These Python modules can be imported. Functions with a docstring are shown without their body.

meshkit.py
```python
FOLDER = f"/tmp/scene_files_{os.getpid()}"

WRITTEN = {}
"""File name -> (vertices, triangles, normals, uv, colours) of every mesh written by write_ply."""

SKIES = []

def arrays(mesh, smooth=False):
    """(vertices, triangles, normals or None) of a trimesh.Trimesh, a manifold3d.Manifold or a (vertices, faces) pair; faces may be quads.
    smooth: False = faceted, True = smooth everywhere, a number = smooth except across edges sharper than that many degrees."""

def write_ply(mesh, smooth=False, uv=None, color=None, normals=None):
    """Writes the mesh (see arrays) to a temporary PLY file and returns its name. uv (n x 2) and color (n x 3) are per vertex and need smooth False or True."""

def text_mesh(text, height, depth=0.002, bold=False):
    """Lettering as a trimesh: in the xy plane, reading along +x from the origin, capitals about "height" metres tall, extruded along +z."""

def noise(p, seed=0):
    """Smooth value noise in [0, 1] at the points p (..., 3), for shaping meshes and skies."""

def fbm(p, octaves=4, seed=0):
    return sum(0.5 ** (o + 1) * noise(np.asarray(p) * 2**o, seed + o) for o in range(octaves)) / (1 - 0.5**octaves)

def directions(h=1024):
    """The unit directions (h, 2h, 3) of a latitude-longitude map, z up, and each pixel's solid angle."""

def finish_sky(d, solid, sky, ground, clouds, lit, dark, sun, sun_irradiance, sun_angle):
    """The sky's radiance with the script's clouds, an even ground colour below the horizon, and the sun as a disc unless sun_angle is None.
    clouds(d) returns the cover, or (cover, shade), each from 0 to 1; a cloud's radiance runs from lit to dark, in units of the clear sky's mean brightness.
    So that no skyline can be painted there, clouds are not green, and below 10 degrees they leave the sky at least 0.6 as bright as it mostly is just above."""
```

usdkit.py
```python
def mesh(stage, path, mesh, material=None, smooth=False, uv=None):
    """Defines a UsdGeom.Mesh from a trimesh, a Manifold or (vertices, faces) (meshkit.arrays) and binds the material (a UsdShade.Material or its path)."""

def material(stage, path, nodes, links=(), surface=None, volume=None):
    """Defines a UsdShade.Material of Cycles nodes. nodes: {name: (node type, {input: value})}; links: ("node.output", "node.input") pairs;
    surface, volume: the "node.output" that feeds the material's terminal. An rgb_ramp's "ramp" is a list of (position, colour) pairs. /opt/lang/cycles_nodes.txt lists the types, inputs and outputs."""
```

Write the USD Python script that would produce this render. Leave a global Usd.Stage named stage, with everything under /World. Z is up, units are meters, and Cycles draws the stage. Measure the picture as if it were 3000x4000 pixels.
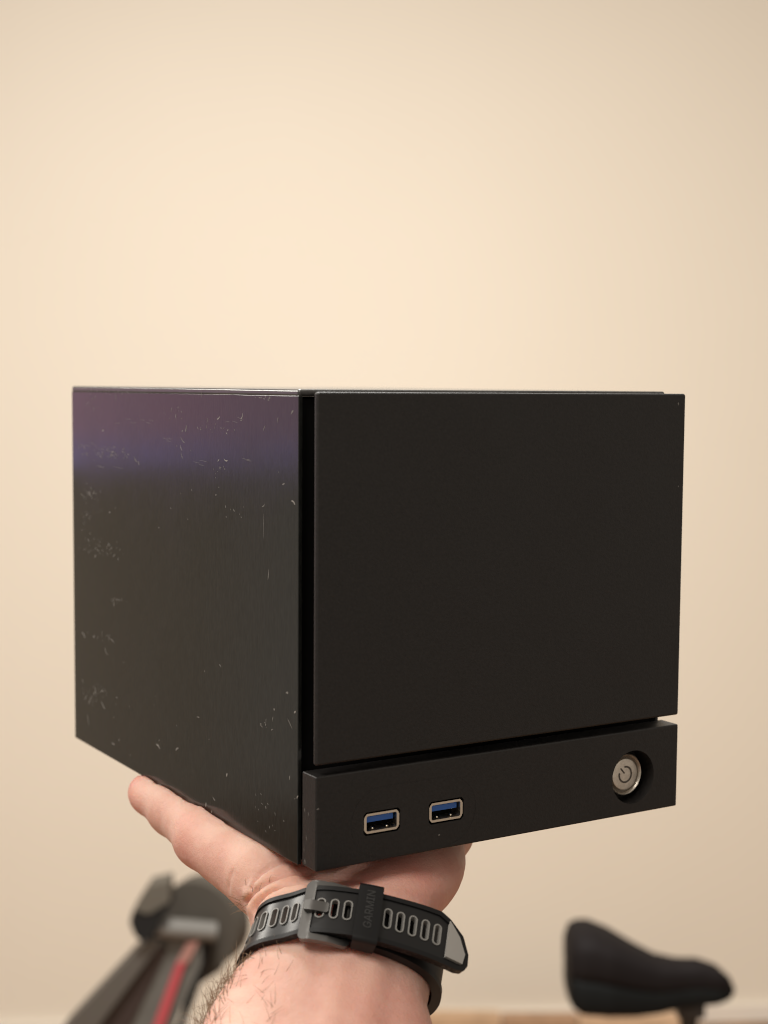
import math, random
import numpy as np, trimesh, manifold3d as m3, usdkit, meshkit
from manifold3d import Manifold, CrossSection
from shapely.geometry import Polygon, box as sbox, LineString
from pxr import Usd, UsdGeom, UsdLux, UsdShade, Sdf, Gf, Vt
rng = np.random.default_rng(7)
random.seed(7)
stage = Usd.Stage.CreateInMemory()
UsdGeom.SetStageUpAxis(stage, UsdGeom.Tokens.z)
UsdGeom.SetStageMetersPerUnit(stage, 1.0)
UsdGeom.Xform.Define(stage, '/World'); UsdGeom.Scope.Define(stage, '/World/Looks')

# ------------------------------------------------------------------ camera
EYE = 1.75                    # camera height
F = 5900.0                    # focal length in pixels of the 3000 x 4000 photograph
PITCH, ROLL = math.radians(-4.742), math.radians(0.416)
fw = np.array([0, math.cos(PITCH), math.sin(PITCH)])
rt0 = np.array([1.0, 0, 0]); up0 = np.cross(rt0, fw)
rt = math.cos(ROLL) * rt0 + math.sin(ROLL) * up0
up = np.cross(rt, fw)
CAM = np.array([0, 0, EYE])
cam = UsdGeom.Camera.Define(stage, '/World/camera')
cam.CreateHorizontalApertureAttr(36.0); cam.CreateVerticalApertureAttr(48.0)
cam.CreateFocalLengthAttr(36.0 * F / 3000)
cam.CreateFStopAttr(13.5); cam.CreateFocusDistanceAttr(0.545)
cam.CreateClippingRangeAttr(Gf.Vec2f(0.02, 60))
M = np.eye(4); M[0, :3], M[1, :3], M[2, :3], M[3, :3] = rt, up, -fw, CAM
cam.AddTransformOp().Set(Gf.Matrix4d(*M.ravel().tolist()))
cam.CreateExposureAttr(0.0)

# ------------------------------------------------------------------ light
def rect(name, pos, target, w, h, color, inten):
    L = UsdLux.RectLight.Define(stage, '/World/' + name)
    L.CreateWidthAttr(w); L.CreateHeightAttr(h); L.CreateIntensityAttr(inten); L.CreateColorAttr(Gf.Vec3f(*color))
    z = np.array(pos, float) - np.array(target, float); z /= np.linalg.norm(z)
    x = np.cross([0, 0, 1.0], z) if abs(z[2]) < .99 else np.array([1.0, 0, 0]); x /= np.linalg.norm(x); y = np.cross(z, x)
    T = np.eye(4); T[0, :3], T[1, :3], T[2, :3], T[3, :3] = x, y, z, pos
    L.AddTransformOp().Set(Gf.Matrix4d(*T.ravel().tolist()))
    return L
usdkit.material(stage, '/World/Looks/room_light', {'b': ('background_shader', {'color': (1.0, .88, .75), 'strength': .48})}, surface='b.background')
dome = UsdLux.DomeLight.Define(stage, '/World/room_glow')
dome.CreateIntensityAttr(1.0)
UsdShade.MaterialBindingAPI.Apply(dome.GetPrim()).Bind(UsdShade.Material.Get(stage, '/World/Looks/room_light'))
rect('ceiling_lamp', (-.15, 1.32, 2.98), (-.05, 2.2, 0), .6, .6, (1.0, .985, .945), 90.0)
rect('side_lamp', (-1.5, 1.6, 2.5), (0, .6, 1.6), .35, .35, (1.0, .95, .87), 36.0)
rect('room_lamp', (-.60, -.15, 2.85), (.0, .6, 1.3), .6, .6, (1.0, .93, .84), 21.0)
rect('violet_lamp', (-3.3, 2.5, 1.985), (0, .5, 1.985), 1.6, .78, (.72, .33, .64), .9)
rect('blue_lamp', (-3.3, 2.5, 1.555), (0, .5, 1.555), 1.6, .075, (.42, .32, .92), 1.0)

# ------------------------------------------------------------------ helpers
def numbered(path):
    if not stage.GetPrimAtPath(path).IsValid(): return path
    k = 1
    while stage.GetPrimAtPath(f'{path}_{k:03d}').IsValid(): k += 1
    return f'{path}_{k:03d}'
def keys(p, label=None, cat=None, group=None, kind=None):
    for k, v in (('label', label), ('category', cat), ('group', group), ('kind', kind)):
        if v: p.SetCustomDataByKey(k, v)
    return p
def thing(name, label, cat, base=None):
    x = UsdGeom.Xform.Define(stage, numbered('/World/' + name))
    base = np.zeros(3) if base is None else np.asarray(base, float)
    x.AddTranslateOp().Set(Gf.Vec3d(*base.tolist()))
    p = keys(x.GetPrim(), label, cat); BASE[str(p.GetPath())] = base
    return p
BASE = {}
def obj(name, mesh, mat, parent=None, smooth=False, uv=None, label=None, kind=None, cat=None):
    pp = str(parent.GetPath()) if parent is not None else '/World'
    path = numbered(pp + '/' + name)
    base = BASE.get('/'.join(path.split('/')[:3]), np.zeros(3))
    if hasattr(mesh, 'to_mesh'):
        mm = mesh.to_mesh(); mesh = (np.asarray(mm.vert_properties)[:, :3], np.asarray(mm.tri_verts))
    elif isinstance(mesh, trimesh.Trimesh): mesh = (np.asarray(mesh.vertices), np.asarray(mesh.faces))
    v = np.asarray(mesh[0], float) - base
    p = usdkit.mesh(stage, path, (v, mesh[1]), '/World/Looks/' + mat, smooth=smooth, uv=uv).GetPrim()
    return keys(p, label, cat, None, kind)

def mat(name, nodes, links=(), surface='p.BSDF'):
    usdkit.material(stage, '/World/Looks/' + name, nodes, links, surface=surface)
def simple(name, col, rough=.5, metal=0, spec=.5, bump=None, var=None, extra=None):
    """bump = (scale, strength, distance); var = (scale, amount): slight tone variation of the thing itself."""
    n = {'tc': ('texture_coordinate', {}), 'p': ('principled_bsdf', {'base_color': col, 'roughness': rough, 'metallic': metal, 'specular_ior_level': spec, **(extra or {})})}
    l = []
    if bump:
        n['bn'] = ('noise_texture', {'scale': bump[0], 'detail': 4.0, 'roughness': .6}); n['bp'] = ('bump', {'strength': bump[1], 'distance': bump[2]})
        l += [('tc.object', 'bn.vector'), ('bn.fac', 'bp.height'), ('bp.normal', 'p.normal')]
    if var:
        n['vn'] = ('noise_texture', {'scale': var[0], 'detail': 5.0, 'roughness': .65})
        lo, hi = [c * (1 - var[1]) for c in col], [min(1, c * (1 + var[1])) for c in col]
        n['vr'] = ('rgb_ramp', {'ramp': [(.3, lo), (.7, hi)]})
        l += [('tc.object', 'vn.vector'), ('vn.fac', 'vr.fac'), ('vr.color', 'p.base_color')]
    mat(name, n, l)

def at(u, v, Y):
    """the point at world depth y = Y seen at the photograph's pixel (u, v)"""
    d = fw + rt * (u - 1500) / F - up * (v - 2000) / F
    return CAM + d * Y / d[1]
def rbox(x0, x1, y0, y1, z0, z1, r=.0006, seg=12):
    s = Manifold.sphere(r, seg)
    return Manifold.batch_hull([s.translate((x, y, z)) for x in (x0 + r, x1 - r) for y in (y0 + r, y1 - r) for z in (z0 + r, z1 - r)])
def cross(poly):
    """shapely polygon -> CrossSection"""
    ps = [poly] if poly.geom_type == 'Polygon' else list(poly.geoms)
    rings = []
    for p in ps:
        p = p if p.exterior.is_ccw else Polygon(list(p.exterior.coords)[::-1], [list(i.coords) for i in p.interiors])
        rings.append(np.array(p.exterior.coords[:-1]))
        rings += [np.array(i.coords[:-1]) if not i.is_ccw else np.array(i.coords[:-1])[::-1] for i in p.interiors]
    return CrossSection(rings, m3.FillRule.EvenOdd)
def mv(m):
    mm = m.to_mesh(); return np.asarray(mm.vert_properties)[:, :3].astype(float), np.asarray(mm.tri_verts)

# ------------------------------------------------------------------ materials
mat('wall_paint', {'tc': ('texture_coordinate', {}), 'n': ('noise_texture', {'scale': .8, 'detail': 3.0}), 'r': ('rgb_ramp', {'ramp': [(.3, (.742, .666, .553)), (.7, (.762, .686, .573))]}),
                   'n2': ('noise_texture', {'scale': 260.0, 'detail': 3.0}), 'b': ('bump', {'strength': .25, 'distance': .002}), 'p': ('principled_bsdf', {'roughness': .6})},
    [('tc.object', 'n.vector'), ('n.fac', 'r.fac'), ('r.color', 'p.base_color'), ('tc.object', 'n2.vector'), ('n2.fac', 'b.height'), ('b.normal', 'p.normal')])
simple('floor_wood', (.30, .17, .09), .4, var=(6, .3))
simple('trim_white', (.78, .71, .62), .4)
def case_black(name, col, rlo, rhi, stretch, bs, bd, spec=.5):
    """satin black coating with fine grain, cloudy handling marks in its gloss"""
    mat(name, {'tc': ('texture_coordinate', {}), 'mp': ('mapping', {'scale': stretch}),
               'g': ('noise_texture', {'scale': 900.0, 'detail': 4.0, 'roughness': .7}), 'b': ('bump', {'strength': bs, 'distance': bd}),
               'w': ('noise_texture', {'scale': 22.0, 'detail': 6.0, 'roughness': .62}), 'rr': ('map_range', {'from_min': .3, 'from_max': .7, 'to_min': rlo, 'to_max': rhi, 'clamp': True}),
               'c': ('rgb_ramp', {'ramp': [(.25, [x * .5 for x in col]), (.75, [x * 1.55 for x in col])]}),
               'p': ('principled_bsdf', {'specular_ior_level': spec})},
        [('tc.object', 'mp.vector'), ('mp.vector', 'g.vector'), ('g.fac', 'b.height'), ('b.normal', 'p.normal'), ('tc.object', 'w.vector'), ('w.fac', 'rr.value'), ('rr.result', 'p.roughness'),
         ('g.fac', 'c.fac'), ('c.color', 'p.base_color')])
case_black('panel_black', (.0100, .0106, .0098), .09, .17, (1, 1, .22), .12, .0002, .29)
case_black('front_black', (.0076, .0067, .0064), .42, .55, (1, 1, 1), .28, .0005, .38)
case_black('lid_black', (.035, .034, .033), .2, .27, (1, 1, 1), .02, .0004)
simple('recess_black', (.003, .003, .003), .8, spec=.1)
simple('scuff_faint', (.125, .12, .11), .6); simple('scuff_bright', (.20, .192, .178), .5)
simple('port_steel', (.66, .58, .48), .32, 1.0); simple('port_blue', (.02, .11, .42), .35); simple('pin_steel', (.5, .46, .38), .3, 1.0)
simple('button_steel', (.66, .61, .54), .42, 1.0, bump=(1600, .15, .0002), var=(420, .18)); simple('button_groove', (.16, .135, .11), .45, .8); simple('symbol_dark', (.075, .062, .05), .5)
simple('rubber', (.0035, .0035, .0038), .5, spec=.26, bump=(1500, .12, .0003)); simple('rubber_rim', (.17, .166, .157), .45)
simple('tip_grey', (.24, .23, .215), .6, bump=(2500, .1, .0002)); simple('gunmetal', (.15, .147, .143), .36, 1.0); simple('letter_dark', (.009, .009, .009), .55)
mat('strap_rubber', {'uv': ('uvmap', {'attribute': 'st'}), 'mp': ('mapping', {'rotation': (0, 0, .7), 'scale': (1, 1, 1)}), 'w': ('wave_texture', {'scale': 230.0, 'distortion': 1.2, 'detail': 2.0, 'detail_scale': 2.0}),
                     'b': ('bump', {'strength': .9, 'distance': .0008}), 'p': ('principled_bsdf', {'base_color': (.0048, .0048, .0052), 'roughness': .34, 'specular_ior_level': .38})},
    [('uv.UV', 'mp.vector'), ('mp.vector', 'w.vector'), ('w.fac', 'b.height'), ('b.normal', 'p.normal')])
mat('skin', {'tc': ('texture_coordinate', {}), 'n': ('noise_texture', {'scale': 38.0, 'detail': 5.0, 'roughness': .6}),
             'fl': ('attribute', {'attribute': 'flush'}), 'mx': ('mix_color', {'blend_type': 'mix', 'b': (.48, .15, .125)}), 'r': ('rgb_ramp', {'ramp': [(.28, (.47, .245, .19)), (.5, (.54, .325, .26)), (.74, (.59, .39, .315))]}),
             'f': ('noise_texture', {'scale': 420.0, 'detail': 5.0, 'roughness': .65}), 'v': ('voronoi_texture', {'scale': 900.0, 'feature': 'distance_to_edge'}),
             'm': ('math', {'math_type': 'multiply_add', 'value2': .35}), 'b': ('bump', {'strength': .5, 'distance': .0007}),
             'p': ('principled_bsdf', {'roughness': .54, 'subsurface_weight': .35, 'subsurface_radius': (1, .35, .18), 'subsurface_scale': .0028, 'specular_ior_level': .32})},
    [('tc.object', 'n.vector'), ('n.fac', 'r.fac'), ('r.color', 'mx.a'), ('fl.fac', 'mx.fac'), ('mx.result', 'p.base_color'), ('tc.object', 'f.vector'), ('tc.object', 'v.vector'), ('v.distance', 'm.value1'), ('f.fac', 'm.value3'),
     ('m.value', 'b.height'), ('b.normal', 'p.normal')])
simple('nail', (.62, .34, .28), .25); simple('hair_brown', (.16, .095, .05), .5)
simple('arm_grey', (.072, .064, .055), .5); simple('machine_grey', (.095, .092, .082), .5, var=(30, .15)); simple('machine_olive', (.06, .052, .042), .6, spec=.3); simple('cap_olive', (.085, .075, .06), .6, spec=.3); simple('machine_black', (.008, .008, .008), .6, spec=.25)
simple('machine_light', (.13, .122, .11), .45); simple('machine_brown', (.028, .018, .016), .5); simple('stripe_red', (.36, .055, .065), .45); simple('stripe_dull', (.30, .15, .125), .5)
simple('saddle_top', (.0085, .0065, .0065), .75, spec=.12, bump=(300, .2, .001)); simple('saddle_side', (.005, .0055, .0054), .7, spec=.12); simple('post_black', (.01, .01, .01), .3)
for k, c in enumerate([(.50, .33, .20), (.36, .22, .13), (.56, .38, .24)]):
    simple(f'board_{k}', c, .5, var=(25, .2))

# ------------------------------------------------------------------ setting
WALL_Y = 4.0
def turned(m):
    m.apply_transform(trimesh.transformations.rotation_matrix(math.radians(4.5), (0, 0, 1), (0, WALL_Y, 0))); return m
def plain_box(x0, x1, y0, y1, z0, z1):
    b = trimesh.creation.box((x1 - x0, y1 - y0, z1 - z0)); b.apply_translation(((x0 + x1) / 2, (y0 + y1) / 2, (z0 + z1) / 2)); return b
keys(obj('wall', turned(plain_box(-5, 5, WALL_Y, WALL_Y + .1, 0, 3.2)), 'wall_paint'), 'plain beige painted wall filling the background', 'wall', kind='structure')
keys(obj('floor', plain_box(-5, 5, -1.5, WALL_Y + .5, -.05, -.001), 'floor_wood'), 'brown wooden floor below the picture', 'floor', kind='structure')
keys(obj('baseboard', turned(plain_box(-5, 5, WALL_Y - .016, WALL_Y - .001, .0, .046)), 'trim_white'), 'pale baseboard along the foot of the beige wall', 'baseboard', kind='structure')

# ------------------------------------------------------------------ the computer case; its own frame: X along the front, Y into it, Z up
BOT = EYE - .161848                                     # height of its underside
TH = math.radians(31.5936); bX = np.array([math.cos(TH), math.sin(TH), 0]); bY = np.array([-math.sin(TH), math.cos(TH), 0])
CORNER = np.array([-.021952, .492838, BOT])
def cw(v):
    v = np.asarray(v, float); return CORNER + v[:, :1] * bX + v[:, 1:2] * bY + v[:, 2:3] * np.array([0, 0, 1.0])
def cm(m):
    v, f = mv(m) if hasattr(m, 'to_mesh') else (np.asarray(m.vertices), np.asarray(m.faces)); return cw(v), f
W, D, HB, HP, S_, T_ = .1605, .2289, .0323, .03594, .01224, .0097
Z0, ZT = -.0009, .1603
case = thing('computer_case', 'small black cube case with two blue ports and silver power button, held on a palm', 'computer case', CORNER)
obj('side_panel', cm(rbox(-.0003, .0013, S_, D, Z0, ZT - .0016, .0003)), 'panel_black', case, 25, label='scuffed left side panel with a violet sheen along its top')
obj('side_panel', cm(rbox(W - .001, W + .0006, S_, D, Z0, ZT - .0016, .0003)), 'panel_black', case, 25)
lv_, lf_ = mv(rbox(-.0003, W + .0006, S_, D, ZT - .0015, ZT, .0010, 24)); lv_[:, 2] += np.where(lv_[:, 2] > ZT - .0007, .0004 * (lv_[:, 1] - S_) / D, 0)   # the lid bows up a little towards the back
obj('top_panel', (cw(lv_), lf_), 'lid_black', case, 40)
obj('back_panel', cm(rbox(.0015, W - .0012, D - .003, D - .0008, Z0 + .001, ZT - .0028, .0004)), 'front_black', case, 25)
obj('base', cm(rbox(.0015, W - .0012, S_ + .005, D - .0032, 0, .0018, .0004)), 'front_black', case, 25)
obj('front_plate', cm(rbox(.0015, W - .0012, S_ + .0018, S_ + .0045, 0, ZT - .0028, .0004)), 'recess_black', case, 25)
for sx in (.018, W - .026):                               # posts that carry the floating front
    obj('standoff', cm(rbox(sx, sx + .008, .0026, S_ + .0016, .09, .098, .0004)), 'recess_black', case, 25)
obj('standoff', cm(rbox(.02, .14, T_ + .0002, S_ + .0016, .006, .026, .0004)), 'recess_black', case, 25)
obj('front_panel', cm(rbox(0, W, 0, .0024, HP, .16, .0009, 16)), 'front_black', case, 25)
bar = rbox(0, W, 0, T_, 0, HB, .0006)
USB = [(.0259, .01345), (.0524, .01345)]
BTN = (.1381, .0143); BTN_R = .0103
for x, z in USB:
    bar -= CrossSection([[(-.0074, -.0031), (-.0064, -.0041), (.0064, -.0041), (.0074, -.0031), (.0074, .0031), (.0064, .0041), (-.0064, .0041), (-.0074, .0031)]]).extrude(.008).rotate((90, 0, 0)).translate((x, .0075, z))
bar -= Manifold.cylinder(.02, BTN_R, BTN_R, 64).rotate((90, 0, 0)).translate((BTN[0], .0085, BTN[1]))
track = Polygon(LineString([USB[0], USB[1]]).buffer(.0125, 16).exterior)     # the shallow moulded track round both ports
ring = track.difference(track.buffer(-.0003))
bar -= cross(ring).extrude(.0010).rotate((90, 0, 0)).translate((0, .00005, 0))
obj('control_bar', cm(bar), 'front_black', case, 25)
def yext(poly, y0, y1):
    return cross(poly).extrude(y1 - y0).rotate((90, 0, 0)).translate((0, y1, 0))
def octo(w, h, c):
    return Polygon([(-w, -h + c), (-w + c, -h), (w - c, -h), (w, -h + c), (w, h - c), (w - c, h), (-w + c, h), (-w, h - c)])
for i, (x, z) in enumerate(USB):
    from shapely import affinity
    mvx = lambda p: affinity.translate(p, x, z)
    shell = octo(.0068, .00345, .0009).union(sbox(-.00705, -.0021, .00705, .0021)).difference(octo(.00605, .00265, .0004))
    up_ = obj('usb_port', cm(yext(mvx(shell), .0002, .0070)), 'port_steel', case, 20)
    obj('port_liner', cm(yext(mvx(octo(.0060, .0026, .0004)), .0058, .0068)), 'recess_black', up_)
    obj('port_tongue', cm(rbox(x - .0055, x + .0055, .0016, .0056, z + .0000, z + .0021, .0002, 8)), 'port_blue', up_, 25)
    for px in (-.0030, .0028):
        obj('contact', cm(Manifold.sphere(.00055, 14).scale((1, 1.6, .8)).translate((x + px, .0018, z - .0021))), 'pin_steel', up_, True)
# power button, recessed in its round well
prof = np.array([(0, .0), (.0060, .0), (.00625, .0002), (.0063, .0007), (.0072, .0006), (.0076, .0), (.0079, -.0001), (.0082, .0002), (.0082, .0042), (0, .0042)])
def revolve(pr, n=72):
    a = np.linspace(0, 2 * np.pi, n, endpoint=False); k = len(pr)
    v = np.array([(r * np.cos(t) + BTN[0], y + .0046, r * np.sin(t) + BTN[1]) for t in a for r, y in pr])
    f = [(i * k + j, ((i + 1) % n) * k + j, ((i + 1) % n) * k + j + 1, i * k + j + 1) for i in range(n) for j in range(k - 1)]
    return cw(v), np.array(f)[:, ::-1]
btn = obj('power_button', revolve(np.array([(.0070, .0009), (.0074, .0001), (.0077, -.0002), (.0080, .0), (.0082, .0004), (.0082, .0038)])), 'button_steel', case, 40)
obj('button_groove', revolve(np.array([(.0060, .0012), (.0071, .0010)])), 'button_groove', btn)
obj('button_cap', revolve(np.array([(.00001, .0), (.0057, .0), (.00605, .0002), (.0062, .0012)])), 'button_steel', btn, 30)
ang = np.linspace(math.radians(90 + 38), math.radians(90 + 322), 40)
arc = LineString([(  .0030 * math.cos(a), .0030 * math.sin(a)) for a in ang]).buffer(.00035, 6)
stroke = LineString([(0, .0009), (0, .0033)]).buffer(.0003, 6)
for nm, g in (('power_symbol_arc', arc), ('power_symbol_stroke', stroke)):
    g = affinity.translate(affinity.rotate(g, 42, origin=(0, 0)), BTN[0], BTN[1])
    obj(nm, cm(yext(g, .0045, .0046 + .0001)), 'symbol_dark', btn)

# scuffs and flakes in the coating, a hair proud of the panel
def panel_hit(u, v, plane, c):
    d = fw + rt * (u - 1500) / F - up * (v - 2000) / F
    n, p0 = {'x': (bX, c), 'y': (bY, c)}[plane]
    o = CAM - CORNER; s = (p0 - o @ n) / (d @ n); q = o + s * d
    return np.array([q @ bX, q @ bY, q[2]])
def flake(q, plane, L, w, ang, r, thick=.00005):
    n = 9; a = np.linspace(0, 2 * np.pi, n, endpoint=False)
    rad = .6 + .6 * r.random(n)
    e = np.stack([L * np.cos(a) * rad, w * np.sin(a) * rad], 1)
    e[:, 1] += min(.35 * L, 3 * w) * (e[:, 0] / max(L, 1e-9)) ** 2 * r.uniform(-1, 1)
    c, s = math.cos(ang), math.sin(ang); e = e @ np.array([[c, s], [-s, c]])
    v = np.zeros((2 * n + 2, 3)); out = -1
    if plane == 'x': v[:n, 1], v[:n, 2] = e[:, 0], e[:, 1]; ax = 0
    else: v[:n, 0], v[:n, 2] = e[:, 0], e[:, 1]; ax = 1
    v[n:2 * n] = v[:n]; v[:n, ax] = .0001; v[n:2 * n, ax] = -thick * .7
    v[2 * n, ax] = .0001; v[2 * n + 1, ax] = -thick
    f = []
    for i in range(n):
        j = (i + 1) % n; f += [(i, j, n + j), (i, n + j, n + i), (2 * n + 1, n + i, n + j), (2 * n, j, i)]
    return trimesh.Trimesh(cw(v + q), f, process=False)
r = np.random.default_rng(11); faint, bright = [], []
def z1(x, y): return 200 + x * .663, 1450 + y * .663
def z2(x, y): return 200 + x * .663, 2400 + y * .663
spec1 = [(305, 350, 7, 4, 0), (795, 340, 12, 3, 1.1), (775, 352, 7, 2.5, .4), (165, 445, 9, 3, 1), (180, 437, 6, 4, 0), (497, 525, 16, 3, -.6), (515, 540, 8, 2.5, -1.0), (775, 412, 18, 1.8, -.5), (765, 455, 12, 1.4, -.9), (768, 495, 16, 1.6, -1.0), (1030, 528, 18, 2.5, -.1), (985, 280, 12, 2.5, .3), (1125, 270, 12, 2, .9), (1120, 290, 8, 1.5, .2), (1255, 335, 12, 1.5, .9), (1335, 290, 10, 1.5, 1.5), (1420, 240, 9, 3, .6),
         (380, 150, 14, 2, 1.5), (345, 832, 6, 3, .3), (220, 995, 10, 3, -.8), (1250, 910, 36, 1.4, 1.57), (1250, 795, 12, 2, .5), (1427, 770, 11, 3.4, -.4), (1280, 1200, 16, 1.3, 1.5), (885, 140, 10, 1, 1.5), (920, 290, 8, 1.5, 1.3), (735, 265, 7, 1.5, 1.5), (370, 1087, 14, 3, .5), (395, 1105, 8, 3, 1.2), (260, 1090, 8, 3, .9), (1370, 665, 7, 2, .3), (985, 525, 6, 2, .5)]
spec2 = [(320, 215, 16, 3, -1.0), (332, 235, 9, 2, -.8), (360, 152, 22, 3, -.3), (190, 115, 22, 4, -.4), (252, 130, 9, 5, .3), (225, 515, 14, 4.5, .8), (307, 540, 22, 4.5, -.5), (205, 488, 14, 4, .9), (262, 445, 16, 3.5, -1.1), (300, 450, 18, 3, .2), (186, 392, 14, 3, -1.2), (218, 615, 24, 3, -1.15), (365, 765, 16, 4, 0), (400, 740, 10, 3, .8), (740, 792, 14, 4, .5), (630, 772, 16, 3, -.3), (1390, 460, 7, 4, 0), (1315, 560, 6, 4, .3), (1305, 613, 9, 2, 1.2), (1405, 640, 18, 1.4, -.7), (1437, 575, 6, 3, .5),
         (1035, 945, 8, 5, 1), (960, 1090, 10, 3, -.3), (912, 1120, 8, 5, 1.4), (945, 1165, 6, 5, 1.2), (865, 605, 12, 2, .1), (995, 300, 9, 2, -.4), (1405, 960, 7, 3, 1.3), (1450, 1075, 6, 3, 1)]
K = .85 / 8600                                             # zoomed pixels to metres on the side panel
for lst, zf, lo in ((spec1, z1, .42), (spec2, z2, .25)):
    for x, y, L, w, a in lst:
        (bright if r.random() < lo else faint).append(flake(panel_hit(*zf(x, y), 'x', -.0003), 'x', L * K * 1.3, w * K * 1.1, math.pi - a, r))
for x, y, sx, sy, n, zf in [(350, 490, 85, 26, 34, z1), (230, 730, 45, 36, 26, z1), (300, 1040, 80, 55, 40, z1), (205, 880, 30, 40, 10, z1), (960, 340, 80, 18, 14, z1), (390, 1350, 35, 18, 9, z1), (230, 190, 40, 60, 14, z1), (720, 230, 70, 40, 12, z1), (1270, 160, 70, 12, 10, z1), (1000, 570, 30, 40, 8, z1), (1100, 830, 60, 40, 8, z1),
                            (260, 450, 60, 60, 14, z2), (1250, 640, 50, 40, 10, z2), (700, 600, 400, 300, 14, z2), (750, 800, 420, 350, 16, z1), (300, 470, 120, 30, 26, z1), (230, 480, 45, 60, 16, z2), (330, 120, 120, 18, 14, z1), (300, 130, 90, 20, 10, z2), (1250, 1200, 120, 120, 16, z2)]:
    for _ in range(n):
        px, py = x + r.normal() * sx * .6, y + r.normal() * sy * .6
        if not 140 < px < 1440: continue
        L = abs(r.normal()) * (6 if sx < 100 and x < 500 else 3) + 2.4
        (bright if r.random() < .10 else faint).append(flake(panel_hit(*zf(px, py), 'x', -.0003), 'x', L * K, (1 + r.random() * 1.6) * K, r.uniform(0, 3.14), r))
for x, y, L in [(430, 300, 90), (560, 296, 60), (230, 432, 110), (330, 455, 70), (300, 560, 130), (1150, 520, 90), (900, 540, 80), (1050, 300, 60), (700, 405, 70), (250, 830, 60), (360, 1352, 60)]:
    for k in range(3):
        faint.append(flake(panel_hit(*z1(x + r.normal() * 40, y + r.normal() * 8), 'x', -.0003), 'x', L * r.uniform(.3, .7) * .663 / 8600, .55 * K, math.pi + .05 + r.normal() * .04, r, .00003))
for u, v, L, w, a in [(1190, 3165, 7, 3, 1.5), (1197, 3275, 9, 3, 1.4), (1192, 3365, 9, 4, 1.3), (1205, 3180, 6, 2, 1.2), (1188, 3320, 6, 2, 1)]:
    faint.append(flake(panel_hit(u, v, 'x', 0), 'x', L * .0001, w * .00007, a, r))
for u, v, L, w, a in [(2650, 1578, 5, 3, 1.5), (1716, 3261, 4, 3, .3), (1242, 3160, 5, 3, .3), (2650, 1900, 3, 2, 1)]:
    faint.append(flake(panel_hit(u, v, 'y', 0), 'y', L * .0001, w * .0001, a, r))
obj('scuff', trimesh.util.concatenate(faint), 'scuff_faint', case, kind='stuff'); obj('scuff', trimesh.util.concatenate(bright), 'scuff_bright', case, kind='stuff')

# ------------------------------------------------------------------ the arm and hand; points below are relative to (camera x, camera y, underside of the case)
ORG = np.array([0, 0, BOT])
def smin(a, b, k):
    h = np.clip(.5 + .5 * (b - a) / k, 0, 1); return b + (a - b) * h - k * h * (1 - h)
def smax(a, b, k): return -smin(-a, -b, k)
def rcone(p, a, b, ra, rb):
    a, b = np.array(a), np.array(b); ba = b - a
    t = np.clip((p - a) @ ba / (ba @ ba), 0, 1)
    return np.linalg.norm(p - a - t[:, None] * ba, axis=1) - (ra + (rb - ra) * t)
def chain(p, pts, k=.006):
    d = None
    for (a, ra), (b, rb) in zip(pts[:-1], pts[1:]):
        e = rcone(p, a, b, ra, rb); d = e if d is None else smin(d, e, k)
    return d
def ellip(p, c, rad, R=None):
    q = p - np.array(c)
    if R is not None: q = q @ R
    k = np.linalg.norm(q / np.array(rad), axis=1); return (k - 1) * min(rad)
WC = np.array([-.0110, .4985, -.0326])                        # middle of the wrist
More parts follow.
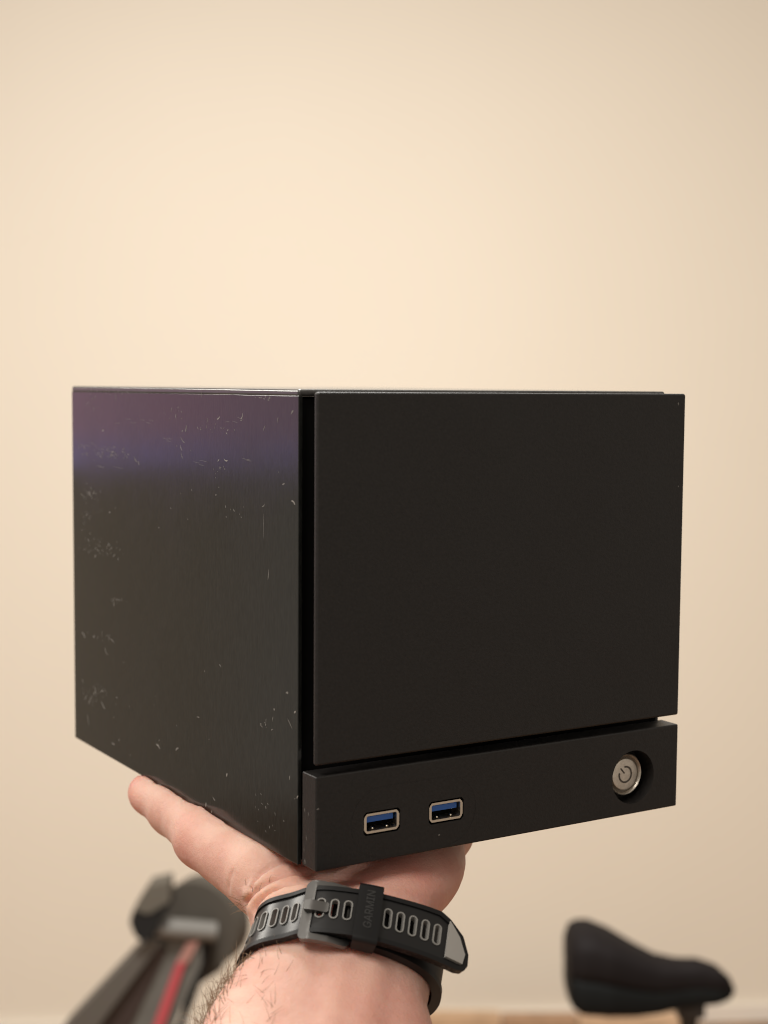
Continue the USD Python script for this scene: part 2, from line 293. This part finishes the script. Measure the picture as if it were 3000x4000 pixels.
AX = np.array([.110, .800, .600]); AX /= np.linalg.norm(AX)    # elbow -> wrist
SD = np.array([AX[1], -AX[0], 0]); SD /= np.linalg.norm(SD); NM = np.cross(SD, AX)
RO = math.radians(12); SD, NM = math.cos(RO) * SD - math.sin(RO) * NM, math.cos(RO) * NM + math.sin(RO) * SD
RW, RT = .0286, .0212                                       # half width and half thickness of the wrist
def forearm(p):
    q = p - WC; t = q @ AX; u, n = q @ SD, q @ NM
    s = np.clip(-t, -.02, .26); u = u + np.interp(s, [.002, .014, .03, .06, .26], [0, .0048, .0046, .0034, .015])
    w = RW + np.interp(s, [-.02, 0, .012, .03, .06, .12, .26], [.0012, 0, .0036, .0100, .0158, .0195, .028])
    h = RT + np.interp(s, [-.02, 0, .012, .03, .06, .12, .26], [-.001, 0, .0008, .0030, .0058, .013, .026])
    d = (np.sqrt((np.abs(u) / w) ** 2.25 + (np.abs(n) / h) ** 2.25) - 1)
    d = ((np.abs(u) / w) ** 2.25 + (np.abs(n) / h) ** 2.25) ** (1 / 2.25) - 1
    d = d * h * .9
    return smax(smax(d, t - .014, .01), -t - .24, .03)
TP = [(( -.0455, .530, -.0138), .0088), ((-.0682, .5650, -.0113), .0090), ((-.0840, .597, -.0096), .0077), ((-.0985, .6200, -.0076), .0062)]
ZV = np.array([0, 0, 1.0])
def hand(p):
    d = forearm(p)
    palm = ellip(p, (-.010, .556, -.016), (.041, .050, .0160))
    hyp = chain(p, [((-.002, .512, -.0265), .0160), ((.0065, .540, -.0182), .0148), ((.017, .585, -.0135), .0125)])
    then = chain(p, [((-.026, .508, -.0270), .0145), ((-.0395, .532, -.0150), .0108), ((-.057, .552, -.0122), .0096)])
    body = smin(smin(palm, hyp, .010), then, .010)
    d = smin(d, body, .011)
    thumb = chain(p, TP[:3], .009)
    thumb = smin(thumb, rcone(p, (-.0415, .532, -.0125), (-.0935, .6130, -.0072), .0096, .0056), .010)
    thumb = smin(thumb, rcone(p, TP[2][0], TP[3][0], .0072, .0064), .008)
    thumb = smin(thumb, ellip(p, (-.0966, .6175, -.0076), (.0073, .0120, .0061)), .006)
    d = smin(d, thumb, .007)
    for x0, x1, l in ((-.040, -.046, .092), (-.017, -.018, .100), (.006, .008, .094), (.025, .034, .076)):
        y0 = .592 if x0 < .02 else .582
        f = chain(p, [((x0, y0, -.0125), .0110), ((x0 * .5 + x1 * .5, y0 + l * .48, -.0105), .0098), ((x1 * .85 + x0 * .15, y0 + l * .78, -.0098), .0090), ((x1, y0 + l, -.0090), .0078)], .003)
        d = smin(d, f, .005)
    # tendon ridge on the inner wrist
    d = smin(d, rcone(p, WC + SD * -.002 + NM * (RT - .0012) - AX * .014, WC - SD * .0035 + NM * (RT + .0032) - AX * .06, .0012, .0022), .009)
    d = smin(d, rcone(p, WC + SD * .0065 + NM * (RT - .002) - AX * .014, WC + SD * .006 + NM * (RT + .0025) - AX * .06, .0012, .0018), .009)
    # pressed flat under the case
    q = p - (CORNER - ORG); bx, by, bz = q @ bX, q @ bY, q[:, 2]
    inside = np.maximum(np.maximum(-bx - .0006, bx - W - .001), np.maximum(np.maximum(-by - .0004, by - D), -bz - .0012))
    return d, inside
def cast(u, v, fn):
    o = CAM - ORG; dr = fw + rt * (u - 1500) / F - up * (v - 2000) / F; dr /= np.linalg.norm(dr)
    s = np.full(len(dr) if dr.ndim > 1 else 1, .36)
    for _ in range(70):
        s += .7 * np.clip(fn(o + s[:, None] * dr), -.01, .02)
    return (o + s[:, None] * dr)[0]
def skin0(p):
    d, i = hand(p); return smax(d, -i, .0015)
CREASE = [([(1209, 3409), (1161, 3418), (1119, 3434), (1060, 3448), (1020, 3470), (985, 3500), (962, 3530)], .0009), ([(1230, 3455), (1200, 3458), (1146, 3464), (1083, 3479), (1032, 3508), (1000, 3545)], .0010),
          ([(1110, 3362), (1060, 3385), (1011, 3424), (985, 3470)], .0006), ([(1400, 3440), (1330, 3430), (1270, 3432), (1209, 3430)], .0005), ([(905, 3405), (893, 3440), (890, 3475)], .0005)]
FOLD = [([(1150, 3440), (1095, 3458), (1045, 3482), (1005, 3515), (985, 3545)], .0012), ([(1180, 3475), (1120, 3485), (1060, 3512), (1030, 3545)], .0011), ([(1130, 3395), (1070, 3415), (1010, 3450), (970, 3490)], .0009)]
CRV = [(np.array([cast(u, v, skin0) for u, v in pts]), rr) for pts, rr in CREASE]
FLD = [(np.array([cast(u, v, skin0) for u, v in pts]), rr) for pts, rr in FOLD]
def polyd(p, pts):
    d = None
    for a, b in zip(pts[:-1], pts[1:]):
        e = rcone(p, a, b, 0, 0); d = e if d is None else np.minimum(d, e)
    return d
def skin(p):
    d, ins = hand(p)
    near = np.abs(d) < .012
    q = p[near]; e = d[near]
    for pts, rr in FLD:
        e = smin(e, polyd(q, pts + np.array([0, .0004, -.0004])) - rr, .0035)
    for pts, rr in CRV:
        e = smax(e, -(polyd(q, pts) - rr), .0016)
    e = e + .0005 * (meshkit.fbm(q * 70, 3, 3) - .5) + .00018 * (meshkit.fbm(q * 420, 3, 5) - .5)
    d[near] = e
    return smax(d, -ins, .0012)
def surface(fn, lo, hi, h, B=8):
    """naive surface nets on a sparse grid"""
    lo = np.array(lo); nb = np.ceil((np.array(hi) - lo) / (h * B)).astype(int); n = nb * B + 1
    g = np.full(n, 1.0, np.float32)
    ci = np.stack(np.meshgrid(*[np.arange(k) for k in nb], indexing='ij'), -1).reshape(-1, 3)
    cd = fn(lo + (ci + .5) * B * h)
    for c, dd in zip(ci, cd):
        if dd < 0: g[c[0] * B:(c[0] + 1) * B + 1, c[1] * B:(c[1] + 1) * B + 1, c[2] * B:(c[2] + 1) * B + 1] = -1
    act = ci[np.abs(cd) < B * h * 1.6]
    need = np.zeros(n, bool)
    for c in act: need[c[0] * B:(c[0] + 1) * B + 1, c[1] * B:(c[1] + 1) * B + 1, c[2] * B:(c[2] + 1) * B + 1] = True
    idx = np.argwhere(need)
    for k in range(0, len(idx), 400000):
        s = idx[k:k + 400000]; g[tuple(s.T)] = fn(lo + s * h)
    neg = g < 0
    cnt = sum(neg[a:n[0] - 1 + a, b:n[1] - 1 + b, c:n[2] - 1 + c].astype(np.int8) for a in (0, 1) for b in (0, 1) for c in (0, 1))
    cells = np.argwhere((cnt > 0) & (cnt < 8)); cid = np.full(np.array(n) - 1, -1, np.int64); cid[tuple(cells.T)] = np.arange(len(cells))
    off = np.array([(a, b, c) for a in (0, 1) for b in (0, 1) for c in (0, 1)])
    val = np.stack([g[tuple((cells + o).T)] for o in off], 1)
    acc, m = np.zeros((len(cells), 3)), np.zeros(len(cells))
    for i in range(8):
        for j in range(i + 1, 8):
            if np.abs(off[i] - off[j]).sum() != 1: continue
            x = (val[:, i] < 0) != (val[:, j] < 0)
            t = val[x, i] / (val[x, i] - val[x, j]); acc[x] += off[i] + t[:, None] * (off[j] - off[i]); m[x] += 1
    v = lo + (cells + acc / m[:, None]) * h
    faces = []
    for ax in range(3):
        b, c = (ax + 1) % 3, (ax + 2) % 3
        sl0 = [slice(None)] * 3; sl1 = [slice(None)] * 3; sl0[ax] = slice(0, -1); sl1[ax] = slice(1, None)
        e = np.argwhere(neg[tuple(sl0)] != neg[tuple(sl1)])
        e = e[(e[:, b] > 0) & (e[:, c] > 0) & (e[:, b] < n[b] - 1) & (e[:, c] < n[c] - 1)]
        eb, ec = np.eye(3, dtype=int)[b], np.eye(3, dtype=int)[c]
        q = np.stack([cid[tuple((e - eb - ec).T)], cid[tuple((e - ec).T)], cid[tuple(e.T)], cid[tuple((e - eb).T)]], 1)
        fl = neg[tuple(e.T)]
        q[~fl] = q[~fl][:, ::-1]; faces.append(q)
    return v, np.vstack(faces)
av, af = surface(skin, (-.135, .27, -.20), (.065, .72, .012), .0010)
at_ = np.vstack([af[:, [0, 1, 2]], af[:, [0, 2, 3]]])
person = thing('person', 'bare left forearm and open palm holding up the black case, thumb pointing left', 'person', ORG + WC)
body = obj('arm', (av + ORG, at_), 'skin', person, True)
def spot(c, r_): return np.exp(-(np.linalg.norm(av - np.array(c), axis=1) / r_) ** 2)
flush = .95 * spot((-.103, .624, -.010), .015) + .45 * spot((-.066, .560, -.02), .017) + .40 * spot((.008, .525, -.012), .022) + .3 * spot((-.012, .508, -.012), .014) + .22 * spot(WC - AX * .03 + SD * .012 + NM * .02, .022)
flush = np.clip(flush * (.6 + .8 * meshkit.fbm(av * 130, 3, 9)) + .5 * (meshkit.fbm(av * 60, 3, 12) - .5), 0, 1)
UsdGeom.PrimvarsAPI(body).CreatePrimvar('flush', Sdf.ValueTypeNames.FloatArray, 'vertex').Set(Vt.FloatArray.FromNumpy(flush.astype(np.float32)))
# thumb nail on the outer side of the thumb tip
tdir = np.array(TP[3][0]) - np.array(TP[2][0]); tdir /= np.linalg.norm(tdir)
nn = np.array([-.55, -.28, -.79]); nn -= tdir * (nn @ tdir); nn /= np.linalg.norm(nn); ns = np.cross(tdir, nn)
gu, gv = np.meshgrid(np.linspace(-1, 1, 13), np.linspace(-1, 1, 13), indexing='ij')
nw, nl = .0050, .0060
el = np.stack([gu * np.sqrt(np.clip(1 - gv ** 2 / 2, 0, 1)), gv * np.sqrt(np.clip(1 - gu ** 2 / 2, 0, 1))], -1)
npt = np.array([-.0978, .6180, -.0084]) + (el[..., :1] * nw) * ns + (el[..., 1:] * nl) * tdir + nn * (.0074 - .0042 * el[..., :1] ** 2 - .0012 * el[..., 1:] ** 2)
vv = np.vstack([npt.reshape(-1, 3), (npt - nn * .0006).reshape(-1, 3)])
gf = [(i * 13 + j, (i + 1) * 13 + j, (i + 1) * 13 + j + 1, i * 13 + j + 1) for i in range(12) for j in range(12)]
obj('thumbnail', (vv + ORG, np.array(gf + [tuple(x + 169 for x in q[::-1]) for q in gf])), 'nail', person, True)

# ------------------------------------------------------------------ arm hair
tm = trimesh.Trimesh(av, at_, process=False); fc = tm.triangles_center; fnrm = tm.face_normals
q = fc - WC; tt, uu, nnn = q @ AX, q @ SD, q @ NM
phi = np.degrees(np.arctan2(uu / RW, nnn / RT))
def hairs(maskv, n, lmin, lmax, lift, seed):
    g = np.random.default_rng(seed); out = []
    ids = np.nonzero(maskv)[0]; pr = tm.area_faces[ids]; ids = g.choice(ids, n, p=pr / pr.sum())
    for i in ids:
        p0 = fc[i] - fnrm[i] * .0003; L = g.uniform(lmin, lmax)
        tang = AX * g.normal(.75, .45) + SD * g.normal(-.15, .6); tang -= fnrm[i] * (tang @ fnrm[i]); tang /= np.linalg.norm(tang)
        d0 = tang + fnrm[i] * g.uniform(.25, .9) * lift; d0 /= np.linalg.norm(d0)
        curl = g.normal(0, .55, 3)
        pts = [p0]; d = d0.copy()
        for k in range(5):
            pts.append(pts[-1] + d * L / 5); d = d + curl * .22 - fnrm[i] * .08 * lift; d /= np.linalg.norm(d)
        out.append(np.array(pts))
    return out
hs = hairs((tt < -.010) & (tt > -.085) & (phi < -62) & (phi > -140), 900, .006, .012, 1.0, 3) + hairs((tt < -.014) & (tt > -.075) & (phi < -34) & (phi > -70), 70, .005, .009, .5, 4) \
   + hairs((tt > .011) & (tt < .022) & (phi < -70) & (phi > -115), 22, .003, .006, .9, 5)
pts = np.vstack(hs) + ORG - BASE[str(person.GetPath())]
hc = UsdGeom.BasisCurves.Define(stage, '/World/person/arm_hair')
hc.CreateTypeAttr('cubic'); hc.CreateBasisAttr('catmullRom'); hc.CreateWrapAttr('pinned')
hc.CreatePointsAttr(Vt.Vec3fArray.FromNumpy(pts.astype(np.float32))); hc.CreateCurveVertexCountsAttr(Vt.IntArray([6] * len(hs)))
hc.CreateWidthsAttr(Vt.FloatArray.FromNumpy(np.concatenate([np.array([.00020, .00019, .00017, .00012, .0001, .00005], np.float32) * (.62 if 900 <= i_ < 970 else 1) for i_ in range(len(hs))]))); hc.SetWidthsInterpolation('vertex')
UsdShade.MaterialBindingAPI.Apply(hc.GetPrim()).Bind(UsdShade.Material.Get(stage, '/World/Looks/hair_brown')); keys(hc.GetPrim(), kind='stuff')

# ------------------------------------------------------------------ the watch strap
watch = thing('wristwatch', 'black rubber watch strap with grey tipped tail and metal buckle worn round the inner wrist', 'watch', ORG + WC)
def skinrad(phis, axs, extra=0.0):
    """radius of the arm's skin round the wrist axis, near one edge of the strap"""
    out = []
    for a in phis:
        dr = math.sin(a) * SD + math.cos(a) * NM; best = []
        for fn in (forearm, skin0):
            rr = 0
            for ax in axs:
                s = np.array([.02])
                for _ in range(30): s = s - np.clip(fn(WC + AX * ax + s[:, None] * dr), -.006, .006) * .8
                rr = max(rr, s[0])
            best.append(rr)
        out.append(min(best[1], best[0] + np.interp(math.degrees(a), [-95, -60, 60, 95], [.0008, .005, .005, .001])) + extra)
    return np.convolve(np.pad(np.array(out), 1, mode='edge'), [.25, .5, .25], 'valid')
class Path2:
    """a curve in the wrist's cross-section plane, by arc length; maps strap coordinates (along, across, height) into the scene"""
    def __init__(s, pts, tilt=0.0):
        from scipy.interpolate import CubicSpline
        pts = np.array(pts); l = np.r_[0, np.cumsum(np.linalg.norm(np.diff(pts, axis=0), axis=1))]
        s.c = CubicSpline(l, pts); s.len = l[-1]; s.tl = l; s.tilt = np.r_[cone, np.zeros(40)][:len(l)]
    def __call__(s, v):
        v = np.asarray(v, float); u = np.clip(v[:, 0], -.004, s.len + .004); p = s.c(u); t = s.c(u, 1); t /= np.linalg.norm(t, axis=1)[:, None]
        nrm = np.stack([-t[:, 1], t[:, 0]], 1) * 1.0
        p = p + nrm * (v[:, 2] + v[:, 1] * np.interp(u, s.tl, s.tilt))[:, None]
        return ORG + WC + p[:, :1] * SD + p[:, 1:2] * NM + v[:, 1:2] * AX
    def at_angle(s, a):
        u = np.linspace(0, s.len, 800); p = s.c(u); return u[np.argmin(np.abs(np.arctan2(p[:, 0], p[:, 1]) - a))]
rad = math.radians
lo_a = np.array([rad(x) for x in range(-125, 126, 10)])
r_lo, r_hi = skinrad(lo_a, (-.0088, -.005), .0004), skinrad(lo_a, (.005, .0088), .0004)
base_r = (r_lo + r_hi) / 2; cone = (r_hi - r_lo) / 2 / .0088
under = Path2([(R * math.sin(a), R * math.cos(a)) for a, R in zip(lo_a, base_r)])
# tail strap: on the skin at the left, over the buckle, then straight off at the right
tp = []
for a, R in zip(lo_a, base_r):
    d = math.degrees(a)
    if d <= 22: tp.append(((R + np.interp(d, [-50, -30], [.0002, .0044])) * math.sin(a), (R + np.interp(d, [-50, -30], [.0002, .0044])) * math.cos(a)))
e = np.array(tp[-1]); 
for dx, dy in ((.007, -.0012), (.014, -.0028), (.021, -.0052), (.028, -.0084), (.0302, -.0095)):
    tp.append((e[0] + dx, e[1] + dy))
tail = Path2(tp)
HWD = .0090
def ribbon(poly, h, path, lmax=.0007):
    v, f = mv(cross(poly).extrude(h).refine_to_length(lmax))
    return path(v), f, v[:, :2]
def slot(u, w=.00105, hgt=.0034):
    return LineString([(u, -hgt + w + .0004), (u, hgt - w + .0004)]).buffer(w, 8)
PITCH_S = .0043
ub = tail.at_angle(rad(-16))                                 # where the buckle bar crosses
uend = tail.len
tailpoly = Polygon([(0, -HWD), (uend - .004, -HWD), (uend - .0012, -HWD + .0008), (uend, -HWD + .003), (uend - .0002, -.002), (uend - .003, .0035), (uend - .0085, HWD - .0015), (uend - .012, HWD), (0, HWD)]).buffer(-.0012).buffer(.0012, 6)
slots = [u for u in np.arange(uend - .0125, .004, -PITCH_S)]
holes = [slot(u) for u in slots]
tp_ = tailpoly
for h_ in holes: tp_ = tp_.difference(h_)
v, f, uv = ribbon(tp_, .0019, tail); obj('strap_tail', (v, f), 'strap_rubber', watch, 30)
edge = tailpoly.difference(tailpoly.buffer(-.0016))
v, f, uv = ribbon(edge, .0025, tail); obj('strap_edge', (v, f), 'rubber', watch, 30)
for h_ in holes:
    v, f, uv = ribbon(h_.buffer(.00038).difference(h_.buffer(-.00005)), .0023, tail); obj('slot_rim', (v, f), 'rubber_rim', watch, 30)
patch = Polygon([(uend - .0088, -HWD + .0026), (uend - .0024, -HWD + .0026), (uend - .0018, -.0028), (uend - .0046, .0024), (uend - .0088, .0066)])
v, f, uv = ribbon(patch, .0030, tail); obj('strap_tip', (v, f), 'tip_grey', watch, 30)
# under strap: from the buckle hinge round the right side of the wrist
u0, u1 = under.at_angle(rad(-20)), under.len
v, f, uv = ribbon(sbox(u0, -HWD + .0004, u1, HWD - .0004), .0026, under); obj('strap', (v, f), 'rubber', watch, 30)
v, f, uv = ribbon(sbox(u0, -HWD - .0002, u1, -HWD + .0018), .0033, under); obj('strap_edge', (v, f), 'rubber', watch, 30)
# buckle: a flat frame, its free bar lying across the tail
uB = under.at_angle(rad(-33)); 
fr = sbox(uB - .0030, -HWD - .0026, uB + .0125, HWD + .0022).buffer(-.0022).buffer(.0022, 8).difference(sbox(uB + .0002, -HWD - .0003, uB + .0105, HWD + .0003).buffer(-.001).buffer(.001, 6))
class Lift:
    def __init__(s, path, fn): s.p, s.fn = path, fn
    def __call__(s, v):
        v = np.array(v, float); v[:, 2] += s.fn(v[:, 0]); return s.p(v)
bl = Lift(under, lambda u: np.interp(u, [uB - .004, uB, uB + .006, uB + .0125], [.0036, .0046, .0036, .0012]))
v, f, uv = ribbon(fr, .0019, bl, .0006); bk = obj('buckle', (v, f), 'gunmetal', watch, 35)
v, f, uv = ribbon(sbox(uB - .0022, -.0016, uB + .0050, .0022).buffer(-.0008).buffer(.0008), .0018, Lift(under, lambda u: np.interp(u, [uB, uB + .004], [.0065, .0054]))); obj('buckle_tongue', (v, f), 'gunmetal', bk, 35)
# keeper loop round both straps
uk = tail.at_angle(rad(6))
kr = sbox(-HWD - .0022, -.0034, HWD + .0022, .0042).buffer(-.0016).buffer(.0016, 8).difference(sbox(-HWD - .0006, -.0022, HWD + .0006, .0028))
v, f = mv(cross(kr).extrude(.0076).refine_to_length(.0007))
kv = np.stack([v[:, 2] + uk - .0038, v[:, 0], v[:, 1]], 1); obj('keeper_loop', (tail(kv), f[:, ::-1] if False else f), 'rubber', watch, 30)
t_ = meshkit.text_mesh('GARMIN', .0024, .00016, True); tv = np.asarray(t_.vertices)
tw = tv[:, 0].max()
lv = np.stack([uk + .0012 - tv[:, 1], -HWD * .72 + tv[:, 0] * (HWD * 1.62 / tw), .0042 + tv[:, 2] - .00002], 1)
obj('lettering', (tail(lv), np.asarray(t_.faces)), 'letter_dark', watch)

# ------------------------------------------------------------------ blurred machine at the left
def slab(pix, Y, depth, mt, parent, name, r=.004, label=None):
    P = np.array([at(u, v, Y) for u, v in pix]); poly = Polygon(P[:, [0, 2]])
    poly = poly.buffer(-r).buffer(r, 4) if r else poly
    m = cross(poly).extrude(depth).rotate((90, 0, 0)).translate((0, Y + depth, 0))
    return obj(name, m, mt, parent, 25, label=label)
def q6(x, y): return 200 + x * .5425, 3300 + y * .5425
Ym = 2.55
mach = thing('exercise_machine', 'blurred dark grey machine with slanted arm, black knob and red stripe left of the forearm', 'exercise machine', (at(600, 4000, Ym)[0], Ym, 0))
dc = at(*q6(1090, 560), Ym + .10); disc = trimesh.creation.cylinder(.082, .05, sections=48); disc.apply_transform(trimesh.transformations.rotation_matrix(math.pi / 2, (1, 0, 0))); disc.apply_transform(trimesh.transformations.rotation_matrix(-.35, (0, 0, 1))); disc.apply_translation(dc)
obj('round_cover', disc, 'machine_olive', mach, 30)
slab([q6(*p) for p in [(980, 640), (1330, 640), (1230, 900), (1000, 1050)]], Ym + .16, .04, 'machine_olive', mach, 'lower_cover')
slab([q6(*p) for p in [(565, 560), (585, 480), (850, 400), (850, 470), (790, 540), (740, 660), (660, 710), (600, 650)]], Ym - .03, .06, 'machine_black', mach, 'knob')
slab([q6(*p) for p in [(590, 470), (700, 300), (850, 262), (852, 410), (700, 500)]], Ym - .034, .05, 'cap_olive', mach, 'knob_cap')
pa, pb = at(*q6(760, 590), Ym), at(*q6(1180, 625), Ym + .03)
obj('crossbar', trimesh.creation.cylinder(.017, segment=(pa, pb), sections=24), 'machine_light', mach, 40)
slab([q6(*p) for p in [(600, 770), (720, 680), (800, 690), (330, 1320), (-300, 2300), (-560, 2300), (90, 1320)]], Ym - .01, .05, 'arm_grey', mach, 'slanted_arm')
slab([q6(*p) for p in [(760, 720), (830, 760), (560, 1320), (100, 2300), (-290, 2300), (320, 1320)]], Ym + .012, .05, 'machine_brown', mach, 'inner_arm')
slab([q6(*p) for p in [(720, 660), (1080, 660), (1080, 860), (880, 1320), (400, 2300), (120, 2300), (560, 1320), (700, 1000)]], Ym + .02, .07, 'machine_grey', mach, 'column')
slab([q6(*p) for p in [(902, 850), (966, 850), (805, 1320), (410, 2300), (330, 2300), (728, 1320)]], Ym + .008, .02, 'stripe_red', mach, 'stripe', .001, 'bright red stripe')
slab([q6(*p) for p in [(985, 700), (1060, 700), (985, 850), (900, 850)]], Ym + .010, .02, 'stripe_dull', mach, 'stripe', .001, 'dull pinkish upper end of the stripe')
slab([q6(*p) for p in [(1080, 690), (1140, 690), (1090, 960), (960, 1320), (500, 2300), (440, 2300), (905, 1320), (1000, 1000)]], Ym + .03, .05, 'machine_black', mach, 'side_rail')

# ------------------------------------------------------------------ blurred saddle at the right
Ys = 2.3
def q7(x, y): return 2100 + x * .5425, 3500 + y * .5425
top = [(208, 300), (235, 215), (300, 190), (380, 190), (520, 245), (700, 350), (850, 425), (1000, 455), (1150, 455), (1290, 500), (1390, 590), (1418, 660)]
bot = [(208, 720), (235, 775), (300, 822), (420, 830), (550, 836), (700, 840), (850, 828), (1000, 798), (1140, 782), (1290, 768), (1385, 735), (1418, 670)]
sx = np.linspace(212, 1412, 44)
tz = np.interp(sx, *np.array(top).T); bz = np.interp(sx, *np.array(bot).T)
wid = np.interp(sx, [208, 300, 500, 800, 1050, 1300, 1418], [.050, .062, .062, .042, .028, .024, .008])
hh = (bz - tz) / 2 * .5425 / F * Ys; dl = np.where(hh > 0, hh - np.sqrt(np.clip(hh ** 2 - (wid * .40) ** 2, (hh * .35) ** 2, None)), 0) * F / Ys / .5425
tz, bz = tz + dl * .9, bz - dl * .9
def saddle_loft(fr0, fr1, wk):
    n = 28; a = np.linspace(0, 2 * np.pi, n, endpoint=False); V = []
    for x, t0, b0, w in zip(sx, tz, bz, wid):
        P0, P1 = at(*q7(x, t0 + (b0 - t0) * fr0), Ys), at(*q7(x, t0 + (b0 - t0) * fr1), Ys)
        c = (P0 + P1) / 2; hz = abs(P0[2] - P1[2]) / 2
        ca, sa = np.cos(a), np.sin(a)
        V.append(np.stack([np.full(n, c[0]), c[1] + w * wk * np.sign(ca) * np.abs(ca) ** .7 + .5 * .0, c[2] + hz * np.sign(sa) * np.abs(sa) ** .6], 1))
    V = np.array(V); k = len(V)
    fcs = [(i * n + j, i * n + (j + 1) % n, (i + 1) * n + (j + 1) % n, (i + 1) * n + j) for i in range(k - 1) for j in range(n)]
    v = np.vstack([V.reshape(-1, 3), V[0].mean(0), V[-1].mean(0)]); f = [(q_[0], q_[2], q_[1]) for q_ in fcs] + [(q_[0], q_[3], q_[2]) for q_ in fcs]
    f += [(k * n, j, (j + 1) % n) for j in range(n)] + [(k * n + 1, (k - 1) * n + (j + 1) % n, (k - 1) * n + j) for j in range(n)]
    return v, np.array(f)
sad = thing('bicycle_saddle', 'blurred black bike saddle on a thin post in front of the beige wall', 'saddle', (at(2690, 3930, Ys)[0], Ys, 0))
obj('seat_cover', saddle_loft(0, .62, 1.0), 'saddle_top', sad, 50)
obj('seat_skirt', saddle_loft(.42, 1.0, .97), 'saddle_side', sad, 50)
c0 = at(*q7(1092, 800), Ys); c1 = c0.copy(); c1[2] = 0
obj('seat_post', trimesh.creation.cylinder(.0145, segment=(c0 + [0, 0, .02], c1), sections=24), 'post_black', sad, 40)
obj('clamp', rbox(c0[0] - .022, c0[0] + .022, Ys - .02, Ys + .02, c0[2] - .012, c0[2] + .012, .004), 'post_black', sad, 30)

# ------------------------------------------------------------------ wooden boards low by the wall
for k, (ua, ub_, vt) in enumerate([(1640, 1960, 3968), (1960, 2260, 3976), (2260, 2660, 3970)]):
    pa, pb = at(ua, vt, 3.75), at(ub_, vt, 3.75)
    keys(obj('wooden_board', rbox(pa[0] + .002, pb[0] - .002, 3.75, 3.79, 0, pa[2], .003), f'board_{k}', None, 30),
         ['blurred orange brown board at the wall foot, next to the wrist', 'blurred darker brown board at the wall foot, middle of three', 'blurred pale orange board at the wall foot, below the saddle'][k], 'board')
